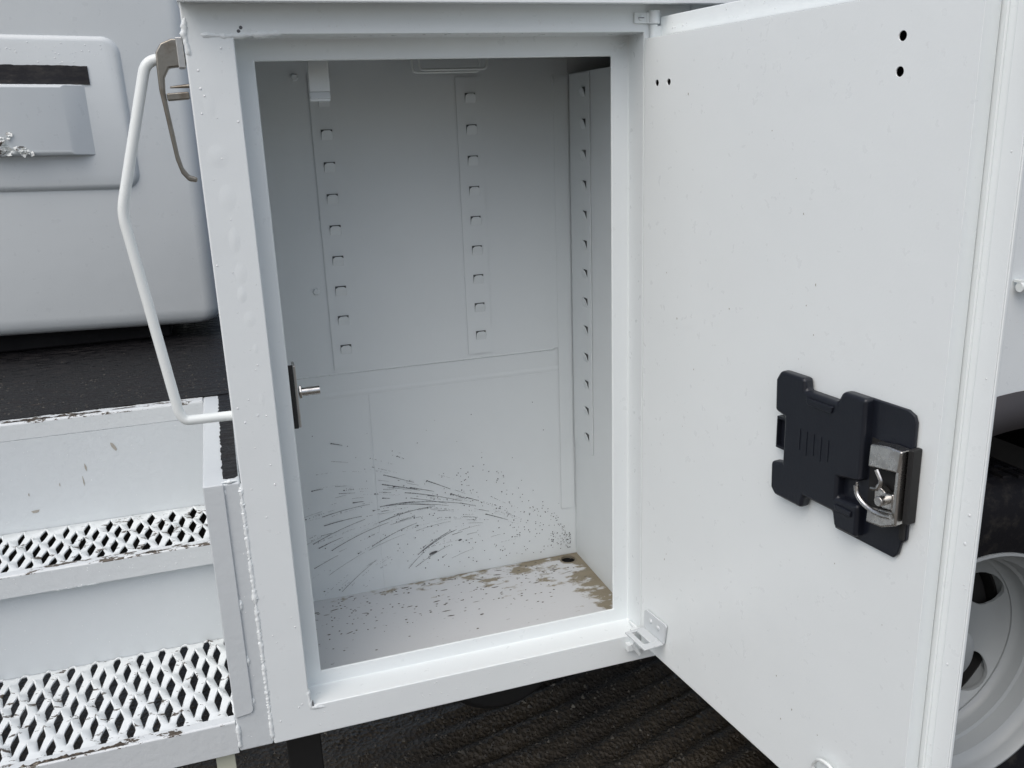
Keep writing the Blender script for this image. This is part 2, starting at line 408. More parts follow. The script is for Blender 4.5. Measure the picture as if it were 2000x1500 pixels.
# --- inside of the compartment
XC = .92
walls = MB()
walls.box(.003, XC, yB, yB+.003, .004, 1.012)
o_back = part('back_wall', walls, P_WALL, truck)
mb = MB().box(.004, xR-.002, yB-.0022, yB-.0002, .4545, 1.008); part('upper_lining', mb, P_WALL, o_back, bevel=.001)
mb = MB(); mb.prism([(0, .4085), (-.0009, .4130), (-.0009, .4150), (0, .4195)], .05, xR-.03, lambda a, b, h: (h, yB+a-.0003, b)); part('fold', mb, P_WALL, o_back, angle=80)
mb = MB().box(.235, xR-.002, yB-.0010, yB-.0002, .017, .4085); part('lower_lining', mb, P_WALL, o_back, bevel=.0008)
part('weld_bead', weld([(.10, yB-.002, .4537), (.60, yB-.002, .4537)], .0022, .003, .5, gap=.08, seed=21), P_WALL, o_back)
part('left_wall', MB().box(.003, .006, d1+.006, yB-.001, .016, 1.008), P_WALL, truck)
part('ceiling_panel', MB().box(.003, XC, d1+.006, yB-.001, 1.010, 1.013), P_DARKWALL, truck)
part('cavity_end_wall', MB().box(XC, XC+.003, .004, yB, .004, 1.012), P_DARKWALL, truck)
o_part = part('partition_panel', MB().box(xR, xR+.003, .006, yB-.0005, .004, zP), P_WALL, truck, bevel=.0008)
fl = part('compartment_floor', MB().box(.0065, xR-.0003, d1+.0055, yB-.0003, zF-.003, zF), P_FLOOR, truck)
mb = MB(); mb.prism([(.608+.0145*math.cos(t*.2618), .3505+.0145*math.sin(t*.2618)) for t in range(24)], zF-.02, zF+.02, lambda a, b, h: (a, b, h))
cut(fl, [mb])
mb = MB(); mb.lathe([(.0143, -.004), (.0143, .0006), (.017, .0009), (.018, .0)], 0, 0, 32)
mb.v = [(.608+a, .3505+c, zF+b+.0002) for a, b, c in mb.v]; part('drain_rim', mb, mat('rusty_rim', (.22, .19, .14), .6), fl, angle=70)
mb = MB(); mb.lathe([(.0, -.0125), (.0150, -.0125), (.0150, -.0032), (.0165, -.0032), (.0165, -.0138), (.0, -.0138)], 0, 0, 24); mb.v = [(.608+a, .3505+c, zF+b) for a, b, c in mb.v]; part('drain_shade_cup', mb, M_FRAME, fl)  # black cup added under the drain so the hole reads dark

# --- shelf tracks with punched tabs
def tab_mesh():            # tongue sheared on three sides and bent out; -y is out
    mb = MB(); w_ = .0092; z0_, z1_ = -.0105, .0068; cr = .0045; out = []
    for k in range(5): a = R(90*k/4); out.append((w_-cr+cr*math.cos(a), z1_-cr+cr*math.sin(a)))
    for k in range(5): a = R(90+90*k/4); out.append((-w_+cr+cr*math.cos(a), z1_-cr+cr*math.sin(a)))
    cols = [(-w_, z0_)]+[(w_, z0_)]
    rows = 6; vs = []; nx_ = 10
    for j in range(rows+1):
        z = z0_+(z1_-z0_)*j/rows; d = max(0, z-(z1_-cr)); hw_ = w_-cr+math.sqrt(max(0, cr*cr-d*d)) if d > 0 else w_
        q = j/rows; y = -.0062*(q**1.15)*(1 if q < .75 else 1-.25*(q-.75)/.25)
        for k in range(nx_+1): vs.append((-hw_+2*hw_*k/nx_, y, z))
    n = nx_+1; fs = [(j*n+k, j*n+k+1, (j+1)*n+k+1, (j+1)*n+k) for j in range(rows) for k in range(nx_)]
    mb.add(vs, fs); m2 = len(vs); mb.v += [(x, y+.0013, z) for x, y, z in vs]
    mb.f += [tuple(i+m2 for i in f[::-1]) for f in fs]
    edge = [k for k in range(n)]+[j*n+n-1 for j in range(1, rows+1)]+[rows*n+k for k in range(n-2, -1, -1)]+[j*n for j in range(rows-1, 0, -1)]
    mb.f += [(edge[i], edge[(i+1) % len(edge)], m2+edge[(i+1) % len(edge)], m2+edge[i]) for i in range(len(edge))]
    return mesh('tab', mb, P_WALL, True, 50)
TAB = tab_mesh()
def track(a0, a1, z0, z1, ac, zs, T, off=.0024):
    """plate with punched slots, standing off its wall; T(a, depth, z) -> world"""
    mb = MB(); sw = .0095; t = .0014
    cuts = sorted(zs); lo = z0
    mb.box(a0, ac-sw, -off, -off+t, z0, z1, T); mb.box(ac+sw, a1, -off, -off+t, z0, z1, T)
    for z in cuts:
        mb.box(ac-sw, ac+sw, -off, -off+t, lo, z-.0085, T); lo = z+.0080
    mb.box(ac-sw, ac+sw, -off, -off+t, lo, z1, T)
    mb.box(a0, a0+t, -off+t, -.0008, z0, z1, T); mb.box(a1-t, a1, -off+t, -.0008, z0, z1, T)
    mb.box(a0+t, a1-t, -off+t, -.0008, z1-t, z1, T)
    return mb
def place_tabs(tr, ac, zs, T, off, rotz):
    for z in zs:
        o = bpy.data.objects.new('tab', TAB); COL.objects.link(o); o.parent = tr; o.location = T(ac, -off+.0004, z); o.rotation_euler.z = rotz
def slots(tr, ac, zs, T):  # thin dark sheet behind each opening, its shade given by colour
    for z in zs: part('slot_shade', MB().box(ac-.0094, ac+.0094, -.0009, -.0006, z-.0084, z+.0079, T), P_DARKWALL, tr)
YB2 = yB-.0022
Tb = lambda a, d, z: (a, YB2+d, z)
zs1 = [.8640-.0523*i for i in range(8)] + [.9163]
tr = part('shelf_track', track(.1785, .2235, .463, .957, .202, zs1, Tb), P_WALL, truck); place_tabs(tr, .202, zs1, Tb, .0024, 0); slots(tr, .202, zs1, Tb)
part('weld_bead', weld([(.178, YB2-.001, .72), (.1785, YB2-.001, .735)], .003, .002, .5, seed=31), P_WALL, tr)
zs2 = [.9159-.05235*i for i in range(9)]
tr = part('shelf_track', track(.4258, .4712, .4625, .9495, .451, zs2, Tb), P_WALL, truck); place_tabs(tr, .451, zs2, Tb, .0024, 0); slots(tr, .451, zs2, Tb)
part('weld_bead', weld([(.426, YB2-.001, .60), (.426, YB2-.001, .615)], .003, .002, .5, seed=32), P_WALL, tr)
part('weld_bead', weld([(.4712, YB2-.001, .615), (.4712, YB2-.001, .628)], .003, .002, .5, seed=33), P_WALL, tr)
Tr = lambda a, d, z: (xR+d, a, z)
zs3 = [.9189-.0523*i for i in range(13)]
mb = track(.277, yB-.0075, .262, .950, .3025, zs3, Tr, .0026)
mb.box(.604, xR-.004, yB-.0034, YB2-.0003, .12, .950)
tr = part('shelf_track', mb, P_WALL, truck)
for z in zs3:
    o = bpy.data.objects.new('tab', TAB); COL.objects.link(o); o.parent = tr; o.location = Tr(.3025, -.0022, z); o.rotation_euler.z = -math.pi/2
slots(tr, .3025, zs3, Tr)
part('weld_bead', weld([(.604, YB2-.002, .952), (.604, YB2-.002, .925)], .0035, .0025, .5, seed=34), P_WALL, tr)

for (x, z) in ((.158, .9545), (.160, .604)):
    mb = MB(); mb.lathe([(.0, -.004), (.0045, -.004), (.0062, -.0022), (.0062, 0.0), (.010, .0)], 0, 0, 6); mb.v = [(x+a, YB2-.0002+b, z+c) for a, b, c in mb.v]
    part('bolt_head', mb, P_WALL, truck, angle=25)
# hanging strap and rod loop under the ceiling
mb = MB(); mb.box(.1535, .181, .118, .1212, .922, 1.010)
mb.box(.1522, .1797, .112, .1210, .9095, .9125)
mb.prism([(.118, .9215), (.1212, .9215), (.1155, .9128), (.1122, .9128)], .1528, .1803, lambda a, b, h: (h, a, b))
part('hanging_strap', mb, paint('strap_paint', col=(.76, .77, .78)), truck, bevel=.0008)
mb = MB(); mb.tube([(.347, .30, 1.010), (.3495, .30, .9585), (.4615, .30, .9585), (.4665, .30, 1.010)], .0022, 10, .008)
mb.tube([(.341, .322, 1.010), (.343, .322, .956), (.456, .322, .956), (.459, .322, 1.010)], .0022, 10, .008)
part('rod_loop', mb, P_TUBE, truck)
# striker for the door latch behind the left stop flange
st = part('striker_plate', MB().box(x2l-.012, x2l+.0065, d1+.0045, d1+.0075, .466, .559), M_FRAME, truck, bevel=.001)
mb = MB().box(x2l+.0067, x2l+.0105, d1+.0050, d1+.032, .467, .558); part('angle_leg', mb, M_ZINC, st, bevel=.001)
mb = MB().tube([(x2l+.012, .066, .5155), (x2l+.042, .066, .5155)], .0062, 16); mb.tube([(x2l+.0125, .066, .5155), (x2l+.016, .066, .5155)], .0105, 6)
part('striker_pin', mb, M_STEEL, st, bevel=.0008)

# --- mud splash thrown up the back wall from the drain corner: ballistic streaks and drops
mb = MB(); rg = random.Random(11)
yw = YB2-.0004
def blot(x, z, w_, h, a, y=None):
    y = yB-.0020 if y is None else y
    n = 7; ca, sa = math.cos(a), math.sin(a); vs = []
    for k in range(n):
        t = 2*math.pi*k/n; px, pz = w_*math.cos(t)*rg.uniform(.8, 1.15), h*math.sin(t)*rg.uniform(.8, 1.15)
        vs.append((x+px*ca-pz*sa, y, z+px*sa+pz*ca))
    vs.append((x, y-.0003, z)); mb.add(vs, [(k, (k+1) % n, n) for k in range(n)])
def path(th, vv, t):       # leftwards throw in the wall plane
    x = .640-vv*math.cos(th)*t; z = .028+vv*math.sin(th)*t-.5*9.81*t*t; return x, z
def streak(th, vv, t, dt, wd, broken):
    n = max(4, int(dt*vv/.0028))
    for k in range(n):
        tt = t+dt*k/n; x, z = path(th, vv, tt)
        if x < .095 or z < .022 or z > .40: continue
        if broken and rg.random() < .5: continue
        vx = -vv*math.cos(th); vz = vv*math.sin(th)-9.81*tt; a = math.atan2(vz, vx); l = dt/n*math.hypot(vx, vz)
        blot(x, z, l*(.66 if not broken else .34), wd*rg.uniform(.6, 1.15)*(.6+.6*k/n), a)
    x, z = path(th, vv, t+dt)
    if .10 < x < .62 and .025 < z < .40: blot(x, z, wd*2.2, wd*1.5, 0)
for i in range(185):
    th = R(rg.gauss(38.5, 2.6)); vv = min(4.6, max(2.05, rg.gauss(2.95, .48)))
    if rg.random() < .22: th = R(rg.gauss(35, 6)); vv = rg.uniform(1.7, 2.6)
    T_ = .54/(vv*math.cos(th)); u = rg.betavariate(1.5, 1.25); ln = rg.choice((.02, .03, .03, .045, .07, .11))
    streak(th, vv, T_*(.2+.78*u), T_*ln*1.15, rg.choice((.00025, .0003, .0004, .0005, .0008)), rg.random() < .6)
for (th, vv, u, ln) in ((40, 2.75, .40, .26), (41, 2.70, .62, .12), (38, 3.2, .45, .2), (36, 4.3, .62, .10), (43, 2.45, .55, .20), (40, 2.5, .72, .2), (42, 2.3, .62, .16), (37, 2.95, .5, .22), (46, 1.95, .5, .12), (39.5, 2.85, .78, .16), (40.5, 2.62, .8, .18)):
    T_ = .54/(vv*math.cos(R(th))); streak(R(th), vv, T_*u, T_*ln, .0006, False)
for i in range(330):        # drops, denser near the source
    q = rg.random()**1.5; x = .622-.36*q; z = .03+rg.random()**.9*(.03+.62*q*(1-.75*q))
    if .03 < z < .24 and x > .11: blot(x, z, rg.uniform(.0006, .0017), rg.uniform(.0005, .0013), rg.random()*3)
for i in range(35):
    blot(rg.uniform(.11, .62), rg.uniform(.02, .36), rg.uniform(.0005, .0014), rg.uniform(.0004, .001), rg.random()*3)
for (x, z, w_, h) in ((.335, .073, .010, .0032), (.39, .09, .004, .002)): blot(x, z, w_, h, .25)
part('mud_splash', mb, M_DIRT, truck, smooth=False, kind='stuff')
mb = MB()
def fblot(x, y, w_, h, a):
    n = 7; ca, sa = math.cos(a), math.sin(a); vs = []
    for k in range(n):
        t = 2*math.pi*k/n; px, pz = w_*math.cos(t)*rg.uniform(.7, 1.2), h*math.sin(t)*rg.uniform(.7, 1.2); vs.append((x+px*ca-pz*sa, y+px*sa+pz*ca, zF+.0003))
    vs.append((x, y, zF+.0006)); mb.add(vs, [(k, (k+1) % n, n) for k in range(n)])
for i in range(230):
    x = rg.uniform(.09, .62); y = .365-abs(rg.gauss(0, .085)); 
    if y < .06: continue
    big = rg.random() < .12; fblot(x, y, rg.uniform(.001, .003)*(3.2 if big else 1), rg.uniform(.0008, .0022), rg.gauss(0, .2))
part('mud_fleck', mb, mat('mud_fleck', (.13, .12, .105), .55), truck, smooth=False, kind='stuff')

# --- the open door
dp = .022; w_in, w_out = .5305, .5668; zd0, zd1 = .0372, .976
mb = MB(); mb.box(0, w_in, 0, dp-.002, zd0, zd1, lambda u, o, z: DW(u, z, o))
door = part('compartment_door', mb, P_DOOR, truck)
holes = []
for (u, z, r) in ((.0304, .917, .0042), (.0583, .9168, .0042), (.4444, .938, .0048), (.4443, .906, .0048)):
    h = MB(); h.prism([(u+r*math.cos(t*.3927), z+r*math.sin(t*.3927)) for t in range(16)], -.01, .008, lambda a, b, c: DW(a, b, c)); holes.append(h)
hollow = MB().box(.0018, w_in-.0018, .0016, dp-.0036, zd0+.0018, zd1-.0018, lambda u, o, z: DW(u, z, o))
cut(door, [hollow]+holes)
bv = door.modifiers.new('soft_edges', 'BEVEL'); bv.width = .003; bv.segments = 3; bv.limit_method = 'ANGLE'; bv.angle_limit = R(60); bv.harden_normals = True
part('door_hole_shade', MB().box(.003, w_in-.003, .012, .0165, zd0+.003, zd1-.003, lambda u, o, z: DW(u, z, o)), M_FRAME, door)  # black sheet inside the hollow door, painted shade behind the drilled holes
skin = MB(); skin.box(.004, w_out, dp, dp+.0045, .010, 1.0035, lambda u, o, z: DW(u, z, o))
skin = part('door_skin', skin, P_DOOR, door, bevel=.0012, seg=2)
mb = MB(); mb.box(w_out-.021, w_out-.001, dp-.0016, dp-.0002, .012, 1.002, lambda u, o, z: DW(u, z, o)); part('hem', mb, P_DOOR, door, bevel=.0008)
mb = MB(); mb.box(.02, w_out-.03, dp-.0016, dp-.0004, zd1+.0012, zd1+.0030, lambda u, o, z: DW(u, z, o)); part('gasket', mb, M_RUBBER, door)
mb = MB()
mb.tube([DW(w_in+.006, .03, dp-.001), DW(w_in+.006, .98, dp-.001)], .0012, 6); part('hem_line', mb, P_DOOR, door)

rg = random.Random(91)
for k in range(26):
    u, z = rg.uniform(.03, .5), rg.uniform(.08, .95); r = rg.uniform(.0005, .0012); n = 6
    q = MB().add([DW(u+r*math.cos(6.283*j/n)*rg.uniform(.5, 1.2), z+r*rg.choice((1, 1, 2.2))*math.sin(6.283*j/n)*rg.uniform(.5, 1.2), -.0003) for j in range(n)], [tuple(range(n))]); part('scuff_mark', q, M_SCUFF, door, smooth=False)
# top hinge
hg = part('hinge', MB().box(.582, .602, -.004, -.0005, .9955, 1.0095), P_FACE, truck, bevel=.001)
mb = MB().tube([(.611, -.004, .9945), (.611, -.004, 1.012)], .0085, 20); mb.box(.600, .612, -.0055, -.0008, .9955, 1.0098); part('barrel', mb, P_FACE, hg, bevel=.0012)
mb = MB().tube([(.611, -.004, .968), (.611, -.004, .9942)], .006, 16); mb.box(.612, .624, -.010, .002, .970, .992); part('hinge_post', mb, P_WALL, hg, bevel=.001)
mb = MB(); mb.cap((.591, -.0042, 1.0025), (0, -1, 0), .0042, .0022, 14); part('screw_head', mb, P_FACE, hg)
mb = MB().box(.5868, .5952, -.0066, -.0060, 1.0020, 1.0030); part('screw_slot', mb, M_DIRT, hg)
# slotted stay bracket at the foot of the door
mb = MB(); T = lambda u, z, o: DW(u, z, o)
mb.prism([(.014, .074), (.0715, .074), (.0775, .108), (.0745, .111), (.022, .1105), (.0145, .105)], -.0045, -.001, T)
bk = part('stay_bracket', mb, P_STEP, door, bevel=.0014)
mb = MB()
def plate_with_slot(mb, u0, u1, o0, o1, z0, z1, su0, su1, so0, so1):
    Tz = lambda u, o, z: DW(u, z, o)
    mb.box(u0, su0, o0, o1, z0, z1, Tz); mb.box(su1, u1, o0, o1, z0, z1, Tz); mb.box(su0, su1, o0, so0, z0, z1, Tz); mb.box(su0, su1, so1, o1, z0, z1, Tz)
plate_with_slot(mb, .014, .0715, -.040, -.0046, .0725, .0755, .020, .058, -.031, -.021)
part('slotted_leg', mb, P_STEP, bk, bevel=.0008)
for (u, z) in ((.035, .0965), (.056, .0955)):
    q = MB(); q.cap(DW(u, z, -.0045), (-cA, -sA, 0), .0045, .0026, 12); part('rivet', q, P_STEP, bk)
mb = MB().tube([(.583, -.006, .030), (.583, -.006, .066)], .006, 10); mb.box(.570, .596, -.012, -.0005, .028, .040); mb.tube([(.577, -.012, .044), (.592, -.012, .018)], .0035, 8)
part('lower_hinge', mb, P_WELD, truck, bevel=.001)
# wire loop low on the door
mb = MB().tube([DW(.398, .086, -.004), DW(.416, .112, -.010), DW(.437, .114, -.010), DW(.458, .086, -.004), DW(.428, .070, -.004)], .0022, 8, .012, True); part('wire_loop', mb, P_TUBE, door)
mb = MB(); mb.prism([(.408, .080), (.452, .080), (.440, .106), (.418, .106)], -.005, -.001, T); part('loop_plate', mb, P_DOOR, door, bevel=.001)

# latch on the inside of the door
def L2(u, z): return (u*.9735, .5822-(.5733-z)*.97)
def LP(poly): return [L2(*q) for q in poly]
mb = MB(); mb.prism(LP([(.43, .573), (.508, .573), (.517, .569), (.520, .562), (.521, .43), (.515, .424), (.512, .410), (.506, .403), (.42, .403), (.42, .56)]), -.005, -.0005, T)
lc = part('latch_cover', mb, M_BLACK, door, bevel=.0015)
body = LP([(.321, .522), (.3195, .562), (.327, .574), (.369, .574), (.371, .560), (.421, .560), (.428, .574), (.463, .574), (.463, .478), (.430, .472), (.430, .447), (.463, .450), (.463, .410), (.4285, .410), (.424, .428), (.378, .428), (.375, .412), (.327, .412), (.319, .420), (.318, .455), (.338, .459), (.338, .518)])
mb = MB(); mb.prism(body, -.016, -.001, T); part('cover_body', mb, M_BLACK, lc, bevel=.0045, seg=3)
mb = MB(); mb.prism(LP([(.375, .553), (.418, .553), (.416, .545), (.378, .545)]), -.0185, -.0155, T); part('ridge', mb, M_BLACK, lc, bevel=.001)
mb = MB(); mb.prism(LP([(.43, .440), (.455, .440), (.455, .433), (.432, .433)]), -.0185, -.0155, T); part('ridge', mb, M_BLACK, lc, bevel=.001)
for k in range(5):
    q = MB(); u = .366+.0115*k; q.prism(LP([(u, .512), (u+.0018, .512), (u+.0018, .486-.004*(k % 2)), (u, .486-.004*(k % 2))]), -.0167, -.0158, T); part('embossed_bar', q, M_BLACK, lc)
mb = MB(); c0, c1, c2, c3 = LP([(.318, .472), (.337, .472), (.337, .513), (.318, .513)])
mb.prism([c0, c1, c2, c3], -.003, -.0005, T); mb.box(c0[0], c1[0], -.009, -.003, c0[1], c0[1]+.003, lambda u, o, z: DW(u, z, o)); mb.box(c0[0], c1[0], -.009, -.003, c2[1]-.003, c2[1], lambda u, o, z: DW(u, z, o)); mb.box(c0[0], c0[0]+.002, -.009, -.003, c0[1]+.003, c2[1]-.003, lambda u, o, z: DW(u, z, o))
part('clip_window', mb, M_BLACK, lc, bevel=.0005)
mb = MB(); mb.prism(LP([(.521, .452), (.5275, .452), (.5275, .536), (.521, .536)]), -.014, -.0006, T); mb.prism(LP([(.514, .43), (.5205, .43), (.5205, .452), (.514, .452)]), -.009, -.0052, T); part('latch_plate', mb, M_FRAME, lc, bevel=.0015)
# bright latch body: two jaws joined by a web, catch, pin and spring wire
lt = MB()
lt.prism(LP([(.477, .503), (.518, .509), (.520, .5335), (.500, .5335), (.478, .5295)]), -.0215, -.0055, T)
lt.prism(LP([(.478, .438), (.500, .440), (.519, .449), (.519, .464), (.479, .457)]), -.0195, -.0055, T)
lt.prism(LP([(.512, .449), (.5195, .449), (.5195, .5335), (.513, .530)]), -.0205, -.006, T)
jaw = part('latch_jaw', lt, M_STEEL, door, bevel=.0022, seg=3)
mb = MB(); mb.prism(LP([(.488, .487), (.500, .480), (.511, .482), (.5115, .463), (.498, .461), (.486, .466), (.485, .482)]), -.018, -.008, T)
part('catch', mb, M_STEEL, jaw, bevel=.002)
mb = MB().tube([DW(*L2(.500, .472), -.008), DW(*L2(.500, .472), -.027)], .0055, 14); part('pin', mb, M_STEEL, jaw, bevel=.001)
mb = MB(); arc = [(.466, .478), (.468, .468), (.477, .461), (.490, .457), (.505, .457), (.516, .460)]
mb.tube([DW(*L2(*q), -.024) for q in arc], .0028, 10, .006); mb.tube([DW(*L2(.463, .480), -.020), DW(*L2(.463, .464), -.020)], .0012, 8); mb.tube([DW(*L2(.492, .505), -.024), DW(*L2(.500, .494), -.024), DW(*L2(.496, .484), -.024), DW(*L2(.487, .482), -.024)], .0022, 8, .004)
part('spring_wire', mb, M_STEEL, jaw)
mb = MB(); mb.prism(LP([(.466, .452), (.512, .452), (.512, .53), (.466, .53)]), -.0058, -.0051, T); part('latch_back_plate', mb, M_FRAME, jaw)

# --- grab rail and cast hook on the rear of the compartment
mb = MB().tube([(.002, .02, .9595), (-.0455, .02, .9595), (-.0975, .02, .783), (-.066, .02, .520), (-.060, .02, .5085), (.002, .02, .5075)], .0066, 18, .016)
part('grab_rail', mb, P_TUBE, truck)
hk = MB()
def taper(poly, y0, y1): hk.prism(poly, y0, y1, lambda a, b, h: (a, h, b))
taper([(-.001, .982), (-.014, .982), (-.027, .977), (-.0335, .967), (-.0345, .950), (-.0350, .925), (-.0320, .895), (-.0295, .868), (-.0270, .843), (-.0225, .826), (-.0150, .8165), (-.0055, .8145), (-.0045, .8205), (-.0135, .8235), (-.0195, .833), (-.0225, .848), (-.0245, .873), (-.0270, .900), (-.0285, .921), (-.0270, .938), (-.0205, .949), (-.001, .951)], .012, .028)
hook = part('cast_hook', hk, M_HOOK, truck, bevel=.0022, seg=3)
mb = MB(); mb.prism([(-.0270, .9115), (-.0015, .913), (-.0015, .922), (-.0275, .9205)], .0125, .0275, lambda a, b, h: (a, h, b)); part('hook_tongue', mb, M_HOOK, hook, bevel=.0018)
mb = MB().tube([(-.0225, .022, .9275), (-.0005, .022, .9288)], [.0012, .0026], 8); part('pin', mb, M_HOOK, hook)
mb = MB().box(-.0095, -.0012, .008, .032, .948, .9835); part('mounting_block', mb, M_ZINC, hook, bevel=.0015)

# --- steps beside the compartment
XS0, XS1 = -.72, -.0495
mb = MB(); mb.box(XS1, -.0008, .0012, .452, -.0005, .4185)
sp = part('step_side_plate', mb, P_STEP, truck, bevel=.003, seg=3)
mb = MB(); mb.prism([(-.0492, .0585), (-.0262, .0615), (-.0225, .066), (-.0225, .4195), (-.0492, .4195)], -.0022, .0010, lambda a, b, h: (a, h, b)); part('overlay_plate', mb, P_STEP, sp, bevel=.0014)
part('weld_bead', weld([(-.001, 0, .415), (-.0006, 0, .25), (-.001, 0, 0.002)], .0038, .0034, .5, seed=41, jit=.7), P_WELD, sp)
for k, (z0_, z1_) in enumerate(((.222, .248), (.135, .158), (.068, .088), (.400, .414))):
    part('weld_bead', weld([(-.0215, .0, z0_), (-.0215, .0, z1_)], .0036, .003, .6, seed=50+k), P_WELD, sp)
part('weld_bead', weld([(-.048, 0, .052), (-.0475, 0, .0)], .0038, .003, .6, seed=60), P_WELD, sp)
part('weld_bead', weld([(-.024, .001, .4205), (-.004, .001, .4205)], .003, .003, .5, seed=61), P_WELD, sp)
# black grip strip with a ragged painted edge
mb = MB(); rg = random.Random(5); Lp = []; n = 60
for k in range(n+1):
    y = .022+(.452-.022)*k/n; Lp.append((-.0235-.0018*mnoise.noise(Vector((y*60, 1, 0)))+rg.uniform(-.0012, .0012), y))
pol = [(-.0030, .452), (-.0030, .026), (-.008, .0195), (-.018, .019)]+Lp
mb.prism(pol, .4187, .4197, lambda a, b, h: (a, b, h)); part('grip_strip', mb, P_DECK, sp)

def tread(xa, xb, yf, yb, zf, zb_):
    """expanded steel: staggered diamond openings, strands tilted"""
    mb = MB(); px_, py_ = .0345, .0650; ox = xb-.006
    ncol = int((xb-xa)/px_)+2; nrow = int((yb-yf)/py_)+2
    hol = 28; key = {}
    rg = random.Random(int(zf*1000))
    def zat(y): return zf+(zb_-zf)*(y-yf)/(yb-yf)
    def clampp(x, y): return (max(xa, min(xb, x)), max(yf, min(yb, y)))
    for r in range(-1, nrow*2+1):
        for c in range(-1, ncol+1):
            cx = ox-c*px_-(px_/2 if r % 2 else 0); cy = yf+.030+r*py_/2
            if cx > xb+px_/2 or cx < xa-px_/2 or cy < yf-py_/2 or cy > yb+py_/2: continue
            jx, jy = rg.uniform(-.0009, .0009), rg.uniform(-.0016, .0012); rgj = rg.uniform(.86, 1.1)
            outer = []; inner = []
            for k in range(hol):
                t = 2*math.pi*k/hol; ct, st_ = math.cos(t)*px_, math.sin(t)*py_
                q = 1/(abs(ct)/(px_/2)+abs(st_)/(py_/2)); outer.append((cx+q*ct, cy+q*st_, 0))
                hw, hh = .0069*rgj, .0252
                pe = 1.3 if st_ > 0 else .96
                q2 = 1/((abs(ct)/hw)**pe+(abs(st_)/hh)**pe)**(1/pe)
                hx, hy = q2*ct, q2*st_
                lift = .0040*hy/hh+.0022*hx/hw
                inner.append((cx+hx+jx, cy+hy+jy, lift))
            inside = xa+.004 < cx < xb-.002 and yf+.027 < cy < yb-.010
            half = not inside
            vs = []
            for (x, y, l) in outer:
                x, y = clampp(x, y); vs.append((x, y, zat(y)))
            if inside:
                edge = min(1, (cy-yf)/.05, (yb-cy)/.04)
                for (x, y, l) in inner:
                    x, y = clampp(x, y); vs.append((x, y, zat(y)+l*(.5+.5*edge)))
                mb.add(vs, [(k, (k+1) % hol, hol+(k+1) % hol, hol+k) for k in range(hol)])
            else:
                mb.add(vs, [tuple(range(hol))])
    me = mesh('tread', mb, P_TREAD, True, 70)
    b = bmesh.new(); b.from_mesh(me); bmesh.ops.remove_doubles(b, verts=b.verts, dist=.00025)
    bmesh.ops.dissolve_degenerate(b, edges=b.edges, dist=1e-5)
    for f in list(b.faces):
        if f.calc_area() < 1e-9: b.faces.remove(f)
    bmesh.ops.recalc_face_normals(b, faces=b.faces)
    if sum(f.normal.z for f in b.faces) < 0: bmesh.ops.reverse_faces(b, faces=b.faces)
    b.to_mesh(me); b.free(); me.shade_smooth(); me.set_sharp_from_angle(angle=R(70))
    o = part('expanded_metal_tread', me, None, truck)
    so = o.modifiers.new('thickness', 'SOLIDIFY'); so.thickness = .0030; so.offset = -1
    bv = o.modifiers.new('soft', 'BEVEL'); bv.width = .0008; bv.segments = 1; bv.limit_method = 'ANGLE'; bv.angle_limit = R(60)
    return o
t1 = tread(XS0, XS1-.0006, .004, .2440, .0500, .0500)
t2 = tread(XS0, XS1-.0006, .228, .4230, .2325, .2240)
# angle lips, risers, deck edge
def lip(y, ztop, h, m=P_CHIP):
    mb = MB(); mb.prism([(y, ztop-h), (y, ztop-.001), (y+.002, ztop+.001), (y+.017, ztop+.0012), (y+.017, ztop-.0042), (y+.0045, ztop-.0042), (y+.0045, ztop-h+.004), (y+.011, ztop-h+.002), (y+.011, ztop-h)], XS0, XS1-.0003, lambda a, b, hh: (hh, a, b))
    return part('step_lip', mb, m, truck, bevel=.0016, seg=2)
lp1 = lip(0.0, .0515, .053); lp2 = lip(.2255, .2345, .036)
part('weld_bead', weld([(-.30, .2265, .1995), (-.22, .2265, .1995)], .003, .003, .5, gap=.0, seed=71), P_WELD, lp2)
mb = MB().box(XS0, XS1-.0003, .2452, .2482, .0465, .2005); part('riser', mb, P_STEP, truck)
mb = MB().box(XS0, XS1-.0003, .2310, .2460, .1945, .1990); part('riser_ledge', mb, P_STEP, truck, bevel=.0015)
mb = MB().box(XS0, XS1-.0003, .4245, .4275, .2190, .3880); part('riser', mb, P_STEP, truck)
mb = MB(); mb.prism([(.4255, .3880), (.4255, .4165), (.428, .4190), (.452, .4198), (.452, .3880)], XS0, XS1-.0003, lambda a, b, h: (h, a, b)); de = part('deck_edge', mb, P_CHIP, truck, bevel=.0018)
mb = MB(); Lp = []; rg = random.Random(8)
for k in range(90):
    x = XS0+(-.003-XS0)*k/89; Lp.append((x, .4470+.0035*mnoise.noise(Vector((x*25, 0, 4)))+rg.uniform(-.0008, .0008)))
mb.prism(Lp+[(-.003, .455), (.05, .455), (XS0, .455)][:1]+[(XS0, .455)], .4199, .4212, lambda a, b, h: (a, b, h)); part('coating_edge', mb, P_DECK, de)
mb = MB().box(-2.0, 3.0, .4545, 2.25, .386, .4205)
dk = part('deck', mb, P_DECK, truck, bevel=.002)
mb = MB(); rg = random.Random(18)
for i in range(260):
    x = rg.uniform(-.55, .02); y = .458+abs(rg.gauss(0, .14)); s_ = rg.uniform(.0006, .0016)
    mb.cap((x, y, .4204), (0, 0, 1), s_, s_*.6, 6, (1.6, .8))
part('grit', mb, M_STONE, dk, smooth=False, kind='stuff')
part('step_end_plate', MB().box(XS0-.006, XS0-.0005, .002, .452, 0, .418), P_STEP, truck)
